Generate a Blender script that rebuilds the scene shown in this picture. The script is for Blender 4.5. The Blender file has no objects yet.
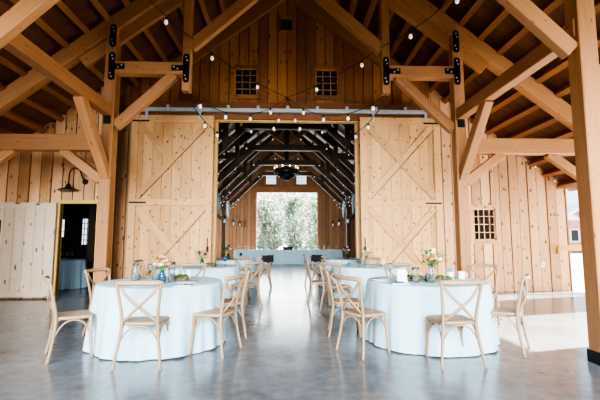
import bpy, math, random
from mathutils import Vector, Matrix
random.seed(7)
scene = bpy.context.scene
COL = scene.collection
PI = math.pi
rnd = random.uniform

# ---------------------------------------------------------------- mesh builder
class MB:
    def __init__(s):
        s.v = []; s.f = []; s.uv = []; s.t = []; s.sm = []
    def face(s, idx, uvs, tint, smooth=False):
        s.f.append(tuple(idx)); s.uv.extend(uvs); s.t.append(tint); s.sm.append(smooth)
    def bar(s, p0, p1, w, h, up=(0, 0, 1), tint=None, taper=1.0):
        """box from p0 to p1; w is its breadth across, h its depth along 'up'; grain runs p0 to p1"""
        p0 = Vector(p0); p1 = Vector(p1); d = p1 - p0; L = d.length; d.normalize()
        up = Vector(up)
        if abs(d.dot(up)) > .98: up = Vector((0, 1, 0))
        x = d.cross(up).normalized(); z = x.cross(d).normalized()
        if tint is None: tint = random.random()
        b = len(s.v)
        for p, k in ((p0, 1), (p1, taper)):
            for sx, sz in ((-1, -1), (1, -1), (1, 1), (-1, 1)):
                s.v.append(p + x * (sx * w / 2 * k) + z * (sz * h / 2 * k))
        ou = rnd(0, 40); ov = rnd(0, 40)
        per = [0, w, w + h, 2 * w + h, 2 * w + 2 * h]
        for i in range(4):
            j = (i + 1) % 4
            s.face((b + i, b + j, b + 4 + j, b + 4 + i),
                   [(ou, ov + per[i]), (ou, ov + per[i + 1]), (ou + L, ov + per[i + 1]), (ou + L, ov + per[i])], tint)
        e = [(ou + .1 * a, ov + c) for a, c in ((0, 0), (0, w), (h, w), (h, 0))]
        s.face((b + 3, b + 2, b + 1, b), e, tint)
        s.face((b + 4, b + 5, b + 6, b + 7), e, tint)
        return s
    def box(s, x0, x1, y0, y1, z0, z1, axis=2, tint=None):
        cx, cy, cz = (x0 + x1) / 2, (y0 + y1) / 2, (z0 + z1) / 2
        if axis == 2: return s.bar((cx, cy, z0), (cx, cy, z1), x1 - x0, y1 - y0, (0, 1, 0), tint)
        if axis == 0: return s.bar((x0, cy, cz), (x1, cy, cz), y1 - y0, z1 - z0, (0, 0, 1), tint)
        return s.bar((cx, y0, cz), (cx, y1, cz), x1 - x0, z1 - z0, (0, 0, 1), tint)
    def tube(s, pts, r, n=8, ry=None, cap=True, tint=None, smooth=True, up=None):
        """round or oval section swept along pts; r and ry a number or a list"""
        P = [Vector(p) for p in pts]; m = len(P)
        R = r if isinstance(r, (list, tuple)) else [r] * m
        RY = R if ry is None else (ry if isinstance(ry, (list, tuple)) else [ry] * m)
        if tint is None: tint = random.random()
        T = []
        for i in range(m):
            a = P[max(0, i - 1)]; c = P[min(m - 1, i + 1)]
            T.append((c - a).normalized())
        ref = Vector(up) if up else (Vector((0, 0, 1)) if abs(T[0].z) < .9 else Vector((0, 1, 0)))
        N = (ref - T[0] * ref.dot(T[0])).normalized()
        b = len(s.v); ou = rnd(0, 40); ov = rnd(0, 40); u = [0]
        for i in range(m):
            N = (N - T[i] * N.dot(T[i])).normalized(); B = T[i].cross(N)
            for k in range(n):
                a = 2 * PI * k / n
                s.v.append(P[i] + B * (math.cos(a) * R[i]) + N * (math.sin(a) * RY[i]))
            if i: u.append(u[-1] + (P[i] - P[i - 1]).length)
        for i in range(m - 1):
            for k in range(n):
                k2 = (k + 1) % n
                v0 = ov + 2 * PI * R[0] * k / n; v1 = ov + 2 * PI * R[0] * (k + 1) / n
                s.face((b + i * n + k, b + i * n + k2, b + (i + 1) * n + k2, b + (i + 1) * n + k),
                       [(ou + u[i], v0), (ou + u[i], v1), (ou + u[i + 1], v1), (ou + u[i + 1], v0)], tint, smooth)
        if cap:
            s.face([b + k for k in range(n)][::-1], [(ou, ov)] * n, tint)
            s.face([b + (m - 1) * n + k for k in range(n)], [(ou, ov)] * n, tint)
        return s
    def lathe(s, prof, n=20, c=(0, 0, 0), tint=None, smooth=True):
        if tint is None: tint = random.random()
        b = len(s.v); m = len(prof)
        for r, z in prof:
            for k in range(n):
                a = 2 * PI * k / n
                s.v.append(Vector((c[0] + r * math.cos(a), c[1] + r * math.sin(a), c[2] + z)))
        for i in range(m - 1):
            for k in range(n):
                k2 = (k + 1) % n
                s.face((b + i * n + k, b + i * n + k2, b + (i + 1) * n + k2, b + (i + 1) * n + k),
                       [(k / n, prof[i][1]), ((k + 1) / n, prof[i][1]), ((k + 1) / n, prof[i + 1][1]), (k / n, prof[i + 1][1])], tint, smooth)
        if prof[0][0] > 1e-4: s.face([b + k for k in range(n)][::-1], [(s.v[b + k].x, s.v[b + k].y) for k in range(n)][::-1], tint)
        if prof[-1][0] > 1e-4: s.face([b + (m - 1) * n + k for k in range(n)], [(s.v[b + k].x, s.v[b + k].y) for k in range(n)], tint)
        return s
    def quad(s, a, b, c, d, tint=None, uvs=None):
        i = len(s.v); s.v += [Vector(a), Vector(b), Vector(c), Vector(d)]
        s.face((i, i + 1, i + 2, i + 3), uvs or [(0, 0), (1, 0), (1, 1), (0, 1)], random.random() if tint is None else tint)
        return s
    def blob(s, c, r, sq=1.0, n=8, m=6, tint=None, jit=0):
        prof = []
        for i in range(m + 1):
            a = -PI / 2 + PI * i / m
            prof.append((max(1e-5, r * math.cos(a)), r * sq * math.sin(a)))
        b = len(s.v); s.lathe(prof, n, c, tint)
        if jit:
            for i in range(b, len(s.v)):
                s.v[i] = s.v[i] + Vector((rnd(-jit, jit), rnd(-jit, jit), rnd(-jit, jit)))
        return s
    def build(s, name, mat, parent=None, loc=(0, 0, 0), bevel=0, rotz=0):
        me = bpy.data.meshes.new(name)
        me.from_pydata([tuple(v) for v in s.v], [], s.f)
        uvl = me.uv_layers.new(name='UVMap')
        uvl.data.foreach_set('uv', [c for p in s.uv for c in p])
        at = me.attributes.new('tint', 'FLOAT', 'FACE')
        at.data.foreach_set('value', s.t)
        me.polygons.foreach_set('use_smooth', s.sm)
        me.materials.append(mat); me.update()
        o = bpy.data.objects.new(name, me); COL.objects.link(o)
        o.location = loc; o.rotation_euler[2] = rotz
        if parent is not None: o.parent = parent
        if bevel:
            mod = o.modifiers.new('bevel', 'BEVEL'); mod.width = bevel; mod.segments = 1; mod.limit_method = 'ANGLE'
        return o

def tag(o, label, cat=None, group=None, kind=None):
    o['label'] = label
    if cat: o['category'] = cat
    if group: o['group'] = group
    if kind: o['kind'] = kind
    return o
def thing(name, label, cat, loc=(0, 0, 0), rz=0, group=None, kind=None):
    o = bpy.data.objects.new(name, None); COL.objects.link(o)
    o.empty_display_size = .1; o.location = loc; o.rotation_euler = (0, 0, rz)
    return tag(o, label, cat, group, kind)
KIDS = {}
def dup(root, loc, rz=0, label=None, group=None, scale=None):
    r = root.copy(); COL.objects.link(r); r.location = loc; r.rotation_euler = (0, 0, rz)
    if label: r['label'] = label
    if group: r['group'] = group
    if scale: r.scale = scale
    if root.name not in KIDS:
        KIDS[root.name] = [(c, [g for g in bpy.data.objects if g.parent == c]) for c in bpy.data.objects if c.parent == root]
    for ch, gs in KIDS[root.name]:
        c = ch.copy(); COL.objects.link(c); c.parent = r
        for g in gs:
            d = g.copy(); COL.objects.link(d); d.parent = c
    return r

# ---------------------------------------------------------------- materials
def newmat(name):
    m = bpy.data.materials.new(name); m.use_nodes = True
    nt = m.node_tree; b = nt.nodes['Principled BSDF']
    return m, nt, b
def N(nt, t, **kw):
    n = nt.nodes.new(t)
    for k, v in kw.items(): setattr(n, k, v)
    return n
def plain(name, col, rough=.5, metal=0, noise=0, scale=20, **kw):
    m, nt, b = newmat(name)
    b.inputs['Roughness'].default_value = rough; b.inputs['Metallic'].default_value = metal
    c = (*col, 1)
    if noise:
        tc = N(nt, 'ShaderNodeTexCoord'); nz = N(nt, 'ShaderNodeTexNoise'); nz.inputs['Scale'].default_value = scale; nz.inputs['Detail'].default_value = 4
        r = N(nt, 'ShaderNodeValToRGB')
        r.color_ramp.elements[0].position = .3; r.color_ramp.elements[1].position = .7
        r.color_ramp.elements[0].color = (*[x * (1 - noise) for x in col], 1); r.color_ramp.elements[1].color = (*[min(1, x * (1 + noise)) for x in col], 1)
        nt.links.new(tc.outputs['Object'], nz.inputs['Vector']); nt.links.new(nz.outputs['Fac'], r.inputs['Fac']); nt.links.new(r.outputs['Color'], b.inputs['Base Color'])
    else: b.inputs['Base Color'].default_value = c
    for k, v in kw.items(): b.inputs[k.replace('_', ' ')].default_value = v
    return m
def wood(name, light, dark, knot=(.12, .055, .02), rough=.6, knots=.5, ku=1.5, kv=5.0, var=.3, grain=.5):
    m, nt, b = newmat(name); L = nt.links.new
    uv = N(nt, 'ShaderNodeUVMap'); uv.uv_map = 'UVMap'
    at = N(nt, 'ShaderNodeAttribute'); at.attribute_name = 'tint'
    def mapped(su, sv):
        mp = N(nt, 'ShaderNodeMapping'); mp.inputs['Scale'].default_value = (su, sv, 1); L(uv.outputs['UV'], mp.inputs['Vector']); return mp
    g = N(nt, 'ShaderNodeTexNoise'); g.inputs['Scale'].default_value = 1; g.inputs['Detail'].default_value = 5; g.inputs['Distortion'].default_value = .6
    L(mapped(1.3, 26).outputs[0], g.inputs['Vector'])
    g2 = N(nt, 'ShaderNodeTexNoise'); g2.inputs['Scale'].default_value = 1; g2.inputs['Detail'].default_value = 2
    L(mapped(.6, 3.5).outputs[0], g2.inputs['Vector'])
    a = N(nt, 'ShaderNodeMath', operation='MULTIPLY_ADD'); a.inputs[1].default_value = grain; L(g.outputs['Fac'], a.inputs[0])
    a2 = N(nt, 'ShaderNodeMath', operation='MULTIPLY_ADD'); a2.inputs[1].default_value = .6; L(g2.outputs['Fac'], a2.inputs[0])
    a2.inputs[2].default_value = -.3 - grain / 2 + .15
    L(a2.outputs[0], a.inputs[2])
    a3 = N(nt, 'ShaderNodeMath', operation='MULTIPLY_ADD'); a3.inputs[1].default_value = var; L(at.outputs['Fac'], a3.inputs[0]); L(a.outputs[0], a3.inputs[2]); a3.use_clamp = True
    mx = N(nt, 'ShaderNodeMix', data_type='RGBA'); mx.inputs[6].default_value = (*light, 1); mx.inputs[7].default_value = (*dark, 1)
    L(a3.outputs[0], mx.inputs[0])
    vo = N(nt, 'ShaderNodeTexVoronoi'); vo.inputs['Scale'].default_value = 1; vo.voronoi_dimensions = '2D'
    L(mapped(ku, kv).outputs[0], vo.inputs['Vector'])
    sp = N(nt, 'ShaderNodeSeparateColor'); L(vo.outputs['Color'], sp.inputs[0])
    th = N(nt, 'ShaderNodeMath', operation='MULTIPLY'); th.inputs[1].default_value = .26 * knots; L(sp.outputs[0], th.inputs[0])
    sb = N(nt, 'ShaderNodeMath', operation='SUBTRACT'); L(th.outputs[0], sb.inputs[0]); L(vo.outputs['Distance'], sb.inputs[1])
    kn = N(nt, 'ShaderNodeMath', operation='MULTIPLY'); kn.inputs[1].default_value = 18; kn.use_clamp = True; L(sb.outputs[0], kn.inputs[0])
    k8 = N(nt, 'ShaderNodeMath', operation='MULTIPLY'); k8.inputs[1].default_value = .92; L(kn.outputs[0], k8.inputs[0])
    m2 = N(nt, 'ShaderNodeMix', data_type='RGBA'); L(k8.outputs[0], m2.inputs[0]); L(mx.outputs[2], m2.inputs[6]); m2.inputs[7].default_value = (*knot, 1)
    L(m2.outputs[2], b.inputs['Base Color'])
    b.inputs['Roughness'].default_value = rough
    bp = N(nt, 'ShaderNodeBump'); bp.inputs['Strength'].default_value = .12; bp.inputs['Distance'].default_value = .01
    L(g.outputs['Fac'], bp.inputs['Height']); L(bp.outputs[0], b.inputs['Normal'])
    return m

M = {}
M['door'] = wood('pale_knotty_pine', (.76, .44, .19), (.46, .21, .065), knots=.72, ku=4.6, kv=7.5, var=.45, grain=.75)
M['doorx'] = wood('pale_knotty_pine_trim', (.75, .43, .185), (.50, .235, .075), knots=.6, ku=4.2, kv=7.5, var=.3)
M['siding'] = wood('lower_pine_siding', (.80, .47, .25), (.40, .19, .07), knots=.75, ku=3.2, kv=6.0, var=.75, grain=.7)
M['gable'] = wood('shade_toned_pine_siding', (.44, .175, .042), (.22, .072, .014), knots=.75, ku=3.2, kv=6.0, var=.9, grain=.8)  # upper boards darkened in colour to stand in for light falloff
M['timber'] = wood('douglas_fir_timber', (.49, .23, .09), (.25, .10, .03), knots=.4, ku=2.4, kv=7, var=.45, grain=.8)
M['purlin'] = wood('roof_purlin_pine', (.33, .14, .042), (.17, .062, .018), knots=.3, var=.5)  # purlins and deck carry the dim roof light in their colour
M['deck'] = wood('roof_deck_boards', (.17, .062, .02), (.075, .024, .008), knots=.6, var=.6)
M['shadetimber'] = wood('silhouette_timber', (.11, .06, .032), (.05, .026, .013), knots=.2, var=.4)  # dark tone stands in for timbers silhouetted against the daylit roof
M['backsiding'] = wood('brown_hall_siding', (.42, .215, .10), (.19, .085, .034), knots=.5, var=.6)
M['backdeck'] = wood('daylit_hall_roof_boards', (.80, .74, .68), (.55, .48, .42), knots=.3, var=.5)  # lightened to paint daylight onto the back hall roof boards
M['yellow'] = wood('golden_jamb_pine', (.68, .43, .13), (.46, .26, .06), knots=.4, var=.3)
M['whitewash'] = wood('whitewashed_pine', (.62, .49, .36), (.44, .33, .22), knots=.7, ku=2.2, kv=6, var=.3)
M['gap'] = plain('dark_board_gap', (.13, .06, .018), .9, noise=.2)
M['chair'] = wood('limewashed_oak', (.42, .285, .175), (.22, .13, .065), knots=.0, var=.45, rough=.5, grain=.6)
M['rattan'] = wood('woven_rattan_seat', (.42, .29, .20), (.28, .18, .11), knots=.0, var=.3, rough=.7, grain=.8)
M['steel'] = plain('black_steel_plate', (.012, .012, .014), .45, .6)
M['bolt'] = plain('zinc_bolt', (.75, .75, .77), .35, .8)
M['track'] = plain('galvanised_track', (.52, .56, .60), .4, .7, noise=.15)
M['blackmetal'] = plain('black_metal', (.012, .012, .013), .4, .3)
M['cord'] = plain('black_rubber_cord', (.012, .012, .012), .7)
M['white'] = plain('white_ceramic', (.85, .85, .86), .25)
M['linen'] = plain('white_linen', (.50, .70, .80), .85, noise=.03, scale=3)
M['darkcloth'] = plain('black_wool', (.012, .012, .014), .95)
M['moss'] = plain('green_moss', (.07, .13, .03), .95, noise=.5, scale=40)
M['bark'] = plain('bark', (.22, .13, .08), .9, noise=.5, scale=30)
M['stem'] = plain('green_stem', (.13, .24, .06), .6, noise=.3)
M['peach'] = plain('peach_petals', (.82, .22, .08), .6, noise=.12, scale=60)
M['pink'] = plain('blush_petals', (.80, .38, .42), .6, noise=.1, scale=60)
M['cream'] = plain('cream_petals', (.78, .72, .60), .6, noise=.06, scale=60)
M['plum'] = plain('plum_petals', (.10, .03, .06), .7, noise=.3, scale=60)
M['teal'] = plain('teal_paper', (.02, .22, .33), .6)
M['brownbox'] = plain('dark_brown_wood', (.05, .028, .016), .7, noise=.3)
M['pebble'] = plain('dark_pebbles', (.16, .13, .12), .6, noise=.6, scale=60)
M['plastic'] = plain('white_plastic', (.80, .81, .82), .4)
M['brick'] = plain('red_brick', (.42, .22, .17), .9, noise=.3, scale=3)
M['render'] = plain('pale_house_wall', (.75, .75, .75), .9, noise=.05)
M['slate'] = plain('pale_roof', (.65, .66, .68), .8, noise=.1)
def glassmat(name, col, rough=.02, tr=.95):
    return plain(name, col, rough, 0, Transmission_Weight=tr, IOR=1.35)
M['glass'] = glassmat('clear_glass', (.93, .96, .97))
M['blueglass'] = glassmat('blue_glass', (.10, .32, .48), .05, .8)
def emit(name, col, st):
    m, nt, b = newmat(name)
    b.inputs['Base Color'].default_value = (*col, 1); b.inputs['Emission Color'].default_value = (*col, 1); b.inputs['Emission Strength'].default_value = st
    return m
M['bulb'] = emit('frosted_bulb', (.95, .93, .90), .45)
M['shadein'] = plain('white_enamel', (.85, .84, .80), .4)
M['candle'] = emit('candle_lamp', (1, .75, .45), 5)
# window pane: thin clear glass
def pane_mat(name, mixv, rgb=(.9, .94, .96)):
    m, nt, b = newmat(name); out = nt.nodes['Material Output']
    tr = N(nt, 'ShaderNodeBsdfTransparent'); tr.inputs[0].default_value = (*rgb, 1)
    b.inputs['Base Color'].default_value = (.02, .02, .02, 1); b.inputs['Roughness'].default_value = .05
    mx = N(nt, 'ShaderNodeMixShader'); mx.inputs[0].default_value = mixv
    nt.links.new(tr.outputs[0], mx.inputs[1]); nt.links.new(b.outputs[0], mx.inputs[2]); nt.links.new(mx.outputs[0], out.inputs[0])
    return m
M['pane'] = pane_mat('window_glass', .12)
M['darkpane'] = pane_mat('dark_window_glass', .88)
# concrete floor
def concrete():
    m, nt, b = newmat('polished_concrete'); L = nt.links.new
    tc = N(nt, 'ShaderNodeTexCoord')
    n1 = N(nt, 'ShaderNodeTexNoise'); n1.inputs['Scale'].default_value = .9; n1.inputs['Detail'].default_value = 6; n1.inputs['Roughness'].default_value = .65
    n2 = N(nt, 'ShaderNodeTexNoise'); n2.inputs['Scale'].default_value = 9; n2.inputs['Detail'].default_value = 5
    L(tc.outputs['Object'], n1.inputs['Vector']); L(tc.outputs['Object'], n2.inputs['Vector'])
    r = N(nt, 'ShaderNodeValToRGB')
    r.color_ramp.elements[0].position = .32; r.color_ramp.elements[0].color = (.10, .108, .118, 1)
    r.color_ramp.elements[1].position = .70; r.color_ramp.elements[1].color = (.27, .295, .32, 1)
    mxn = N(nt, 'ShaderNodeMath', operation='MULTIPLY_ADD'); mxn.inputs[1].default_value = .35; L(n2.outputs['Fac'], mxn.inputs[0])
    sc_ = N(nt, 'ShaderNodeMath', operation='MULTIPLY'); sc_.inputs[1].default_value = .68; L(n1.outputs['Fac'], sc_.inputs[0]); L(sc_.outputs[0], mxn.inputs[2])
    L(mxn.outputs[0], r.inputs['Fac']); L(r.outputs['Color'], b.inputs['Base Color'])
    rr = N(nt, 'ShaderNodeMapRange'); rr.inputs[3].default_value = .10; rr.inputs[4].default_value = .26
    L(n1.outputs['Fac'], rr.inputs[0]); L(rr.outputs[0], b.inputs['Roughness'])
    b.inputs['Specular IOR Level'].default_value = .8
    bp = N(nt, 'ShaderNodeBump'); bp.inputs['Strength'].default_value = .05; bp.inputs['Distance'].default_value = .02
    L(n2.outputs['Fac'], bp.inputs['Height']); L(bp.outputs[0], b.inputs['Normal'])
    return m
M['concrete'] = concrete()
def ground_mat():
    m, nt, b = newmat('pale_gravel_and_turf'); L = nt.links.new
    tc = N(nt, 'ShaderNodeTexCoord'); n1 = N(nt, 'ShaderNodeTexNoise'); n1.inputs['Scale'].default_value = .15; n1.inputs['Detail'].default_value = 8
    L(tc.outputs['Object'], n1.inputs['Vector'])
    r = N(nt, 'ShaderNodeValToRGB'); r.color_ramp.elements[0].position = .4; r.color_ramp.elements[0].color = (.48, .48, .45, 1)
    r.color_ramp.elements[1].position = .65; r.color_ramp.elements[1].color = (.60, .59, .57, 1)
    L(n1.outputs['Fac'], r.inputs['Fac']); L(r.outputs['Color'], b.inputs['Base Color']); b.inputs['Roughness'].default_value = .95
    return m
M['ground'] = ground_mat()
def leafmat(name, c0, c1):
    m, nt, b = newmat(name); L = nt.links.new
    at = N(nt, 'ShaderNodeAttribute'); at.attribute_name = 'tint'
    mx = N(nt, 'ShaderNodeMix', data_type='RGBA'); mx.inputs[6].default_value = (*c0, 1); mx.inputs[7].default_value = (*c1, 1)
    L(at.outputs['Fac'], mx.inputs[0]); L(mx.outputs[2], b.inputs['Base Color']); b.inputs['Roughness'].default_value = .6
    b.inputs['Transmission Weight'].default_value = 0
    tl = N(nt, 'ShaderNodeBsdfTranslucent'); L(mx.outputs[2], tl.inputs[0])
    ms = N(nt, 'ShaderNodeMixShader'); ms.inputs[0].default_value = .4
    L(b.outputs[0], ms.inputs[1]); L(tl.outputs[0], ms.inputs[2]); L(ms.outputs[0], nt.nodes['Material Output'].inputs[0])
    return m
M['leafA'] = leafmat('silver_green_leaves', (.24, .31, .23), (.34, .42, .32))
M['leafB'] = leafmat('mid_green_leaves', (.22, .30, .22), (.36, .43, .33))

# ---------------------------------------------------------------- dimensions
Y_NEAR = -3.0; Y_GABLE = 9.86; Y_FAR = 24.3
XE = 7.55                                     # eaves
XK = 3.3                                      # where the roof changes pitch
def roofz(x):
    x = abs(x)
    return 8.37 - .765 * x

# ---------------------------------------------------------------- setting: floor and ground
tag(MB().box(-7.0, 7.45, Y_NEAR, 27.0, -.25, 0, 1).build('floor', M['concrete']), 'polished grey concrete floor of the barn', 'floor', kind='structure')
g = MB(); g.quad((-90, -60, -.1), (90, -60, -.1), (90, 120, -.1), (-90, 120, -.1))
M['absorber'] = plain('dark_absorber', (.035, .05, .02), .95, noise=.4, scale=2)  # unseen dark plane added to cut light bounced up into the roof
tag(MB().quad((-60, -58, -.08), (60, -58, -.08), (60, -3.1, -.08), (-60, -3.1, -.08)).build('absorber', M['absorber']), 'dark lawn added unseen before the open front of the barn', 'absorber', kind='structure')
tag(g.build('ground', M['ground']), 'pale ground outside the barn', 'ground', kind='structure')

# boards of a vertically boarded wall between x0 and x1 with top(x); holes = [(x0,x1,z0,z1)]
def board_wall(name, x0, x1, y, top, mat, label, holes=(), bottom=0.0, pitch=.25, gap=.022, th=.03, back=.05, phase=0):
    mb = MB(); bk = MB()
    xs = [x0]
    x = math.ceil((x0 - phase) / pitch + .05) * pitch + phase
    while x < x1 - .03:
        xs.append(x); x += pitch
    xs.append(x1)
    for a, b in zip(xs[:-1], xs[1:]):
        # split at hole edges in x so that openings are cut exactly
        cuts = sorted({a, b} | {h for H in holes for h in H[:2] if a < h < b})
        t0 = random.random(); off = rnd(0, .006) + (.016 if len(mb.f) % 4 < 2 and round(a / pitch) % 2 else 0)
        for c, d in zip(cuts[:-1], cuts[1:]):
            if d - c < .004: continue
            m_ = (c + d) / 2
            spans = [(bottom, top(m_))]
            for H in holes:
                if H[0] < m_ < H[1]:
                    ns = []
                    for s0, s1 in spans:
                        if H[2] > s0: ns.append((s0, min(s1, H[2])))
                        if H[3] < s1: ns.append((max(s0, H[3]), s1))
                    spans = [q for q in ns if q[1] - q[0] > .005]
            for s0, s1 in spans:
                l = c + (gap / 2 if c == a else 0); r = d - (gap / 2 if d == b else 0)
                mb.box(l, r, y - off, y + th, s0, s1, 2, t0)
                bk.box(c, d, y + th, y + th + back, s0, s1, 2, .5)
    o = mb.build(name, mat); tag(o, label, 'wall', kind='structure')
    bk.build('board_backing', M['gap'], o)
    return o

OPX = 1.80; OPZ = 4.36
gable_holes = [(-OPX, OPX, 0, OPZ), (-1.36, -.76, 5.02, 5.75), (.74, 1.34, 5.02, 5.75), (-.17, .13, 6.82, 7.14)]
# the gable in two stacked boardings: pale below the door track, darkened above for dim light
board_wall('wall_gable', -4.35, 3.75, Y_GABLE, lambda x: roofz(x) + .05, M['gable'], 'shade-toned knotty pine gable wall above the barn doors', gable_holes, bottom=4.40)
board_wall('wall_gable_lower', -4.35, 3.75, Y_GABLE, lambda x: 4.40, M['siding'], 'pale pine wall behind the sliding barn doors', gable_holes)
YL = 9.25; YR = 10.06
LD = (-5.24, -4.40, 0, 2.15)
board_wall('wall_left', -7.0, -4.02, YL, lambda x: roofz(x) - .0, M['siding'], 'pale pine board wall of the left aisle with doorway and lamp', [LD], phase=.02)
WR = (4.86, 5.44, 1.30, 2.13)
board_wall('wall_right', 3.62, 7.40, YR, lambda x: roofz(x) - .0, M['siding'], 'pale pine board wall of the right aisle with small window', [WR], phase=.1)
# side walls (out of the frame) with the openings the sun comes through
def side_wall(name, x, spans, label, top=3.25, mat=M['siding']):
    mb = MB()
    for y0, y1, z0, z1 in spans:
        n = max(1, round((y1 - y0) / .25))
        for i in range(n):
            mb.box(x - .04, x + .04, y0 + (y1 - y0) * i / n + .004, y0 + (y1 - y0) * (i + 1) / n - .004, z0, z1, 2)
    tag(mb.build(name, mat), label, 'wall', kind='structure')
side_wall('wall_west', -7.04, [(Y_NEAR, YL, 0, 2.95)], 'boarded left side wall of the front hall')
side_wall('wall_east', 7.44, [(Y_NEAR, 0.6, 0, 2.75), (0.6, 3.6, 2.55, 2.75), (3.6, 5.8, 0, 2.7), (5.8, 7.85, 2.60, 2.7), (7.85, 9.25, 0, 2.75)], 'boarded right side wall with open bays to the yard')
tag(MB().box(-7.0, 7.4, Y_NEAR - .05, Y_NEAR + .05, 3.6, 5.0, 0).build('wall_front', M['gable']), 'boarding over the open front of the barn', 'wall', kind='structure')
# upper gable of the open front
mb = MB()
for i in range(48):
    x = -5.9 + i * .25
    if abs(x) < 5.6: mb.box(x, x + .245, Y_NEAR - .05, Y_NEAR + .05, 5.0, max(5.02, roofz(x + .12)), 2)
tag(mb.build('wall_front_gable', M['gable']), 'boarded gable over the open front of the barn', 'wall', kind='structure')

# back hall walls
BX = 6.2
far_holes = [(-1.85, 1.92, 0, 4.25), (-1.30, -.64, 4.76, 5.63), (.60, 1.26, 4.76, 5.63)]
board_wall('wall_far', -BX, BX, Y_FAR, lambda x: roofz(x) + .05, M['backsiding'], 'brown boarded end wall of the back hall with bright opening', far_holes, pitch=.22, gap=.02)
side_wall('wall_back_left', -BX, [(14.1, 18.6, 0, 3.5), (18.6, 22.6, 2.7, 3.5), (18.6, 22.6, 0, .5), (22.6, Y_FAR, 0, 3.5)], 'boarded left wall of the back hall with a window bay', mat=M['backsiding'])
side_wall('wall_back_right', BX, [(10.2, Y_FAR, 0, 3.5)], 'boarded right wall of the back hall', mat=M['backsiding'])

# ---------------------------------------------------------------- roofs with their purlins
def roof(name, y0, y1, xe, dmat, pmat, label, pitch=.56, ph=.15, pw=.10):
    root = thing(name, label, 'ceiling', kind='structure')
    deck = MB()
    for s in (-1, 1):
        for xa, xb in ((0, XK), (XK, xe)):
            # deck boards run down the slope
            n = int((y1 - y0) / .28)
            za, zb = roofz(xa), roofz(xb)
            nx, nz = (za - zb), (xb - xa); l = math.hypot(nx, nz); nx /= l; nz /= l
            for i in range(n):
                ya = y0 + (y1 - y0) * i / n; yb = y0 + (y1 - y0) * (i + 1) / n
                o = .02
                deck.bar((s * (xa + nx * o), (ya + yb) / 2, za + nz * o), (s * (xb + nx * o), (ya + yb) / 2, zb + nz * o), yb - ya - .006, .04, (0, 0, 1))
            deck.bar((s * (xa + nx * .07), (y0 + y1) / 2, za + nz * .07), (s * (xb + nx * .07), (y0 + y1) / 2, zb + nz * .07), y1 - y0, .05, (0, 0, 1), .5)
    deck.build('roof_deck', dmat, root)
    xs = []
    d = .22
    L1 = math.hypot(XK, .765 * XK); L2 = math.hypot(xe - XK, .765 * (xe - XK))
    while d < L1 + L2 - .1:
        xs.append(d * XK / L1 if d < L1 else XK + (d - L1) * (xe - XK) / L2); d += pitch
    for s in (-1, 1):
        for x in xs:
            sl = .765
            nx, nz = sl / math.hypot(1, sl), 1 / math.hypot(1, sl)
            c = (x - nx * ph / 2, roofz(x) - nz * ph / 2)
            MB().bar((s * c[0], y0, c[1]), (s * c[0], y1, c[1]), pw, ph, (s * nx, 0, nz)).build('purlin', pmat, root)
    return root
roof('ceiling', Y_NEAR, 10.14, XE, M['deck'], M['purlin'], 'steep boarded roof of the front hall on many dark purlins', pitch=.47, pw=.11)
roof('ceiling_back', 10.16, Y_FAR + .6, 6.6, M['backdeck'], M['shadetimber'], 'boarded roof of the back hall', pitch=.9)

# verge rafters against the gable
mb = MB()
for s in (-1, 1):
    mb.bar((0, Y_GABLE - .09, roofz(0) - .47), (s * XK, Y_GABLE - .09, roofz(XK) - .47), .12, .34, (0, 0, 1))
tag(mb.build('trim_1', M['purlin']), 'sloping verge boards where the gable meets the roof', 'trim', kind='structure')
# ---------------------------------------------------------------- timber frames
def tplate(parent, mat_b, x, y, z, h=.55, w=.11, arm=0, arm_z=0, arm_l=.22):
    """flat black steel plate on the front face of a timber at y, with bolts; arm is +1 or -1 for a T"""
    mb = MB(); r = w / 2
    n = 6
    pts = []
    for i in range(n + 1): a = PI * i / n; pts.append((x + r * math.cos(a), z + h / 2 - r + r * math.sin(a)))
    for i in range(n + 1): a = PI + PI * i / n; pts.append((x + r * math.cos(a), z - h / 2 + r + r * math.sin(a)))
    b = len(mb.v)
    for p in pts: mb.v.append(Vector((p[0], y - .014, p[1])))
    for p in pts: mb.v.append(Vector((p[0], y, p[1])))
    m = len(pts)
    mb.face([b + i for i in range(m)], [(0, 0)] * m, .5)
    for i in range(m): mb.face((b + i, b + m + i, b + m + (i + 1) % m, b + (i + 1) % m), [(0, 0)] * 4, .5)
    bolts = [(x, z + h / 2 - .07), (x + .02, z + h / 2 - .14), (x, z - h / 2 + .07), (x - .02, z - h / 2 + .14)]
    if arm:
        mb.box(min(x, x + arm * (r + arm_l)), max(x, x + arm * (r + arm_l)), y - .014, y, z + arm_z - .055, z + arm_z + .055, 0, .5)
        bolts += [(x + arm * (r + arm_l - .05), z + arm_z + .02), (x + arm * (r + arm_l - .12), z + arm_z - .02)]
    p = mb.build('steel_plate', M['steel'], parent)
    for bx, bz in bolts:
        MB().tube([(bx, y - .026, bz), (bx, y - .012, bz)], .016, 6).build('bolt', M['bolt'], p)
    return p

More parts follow.
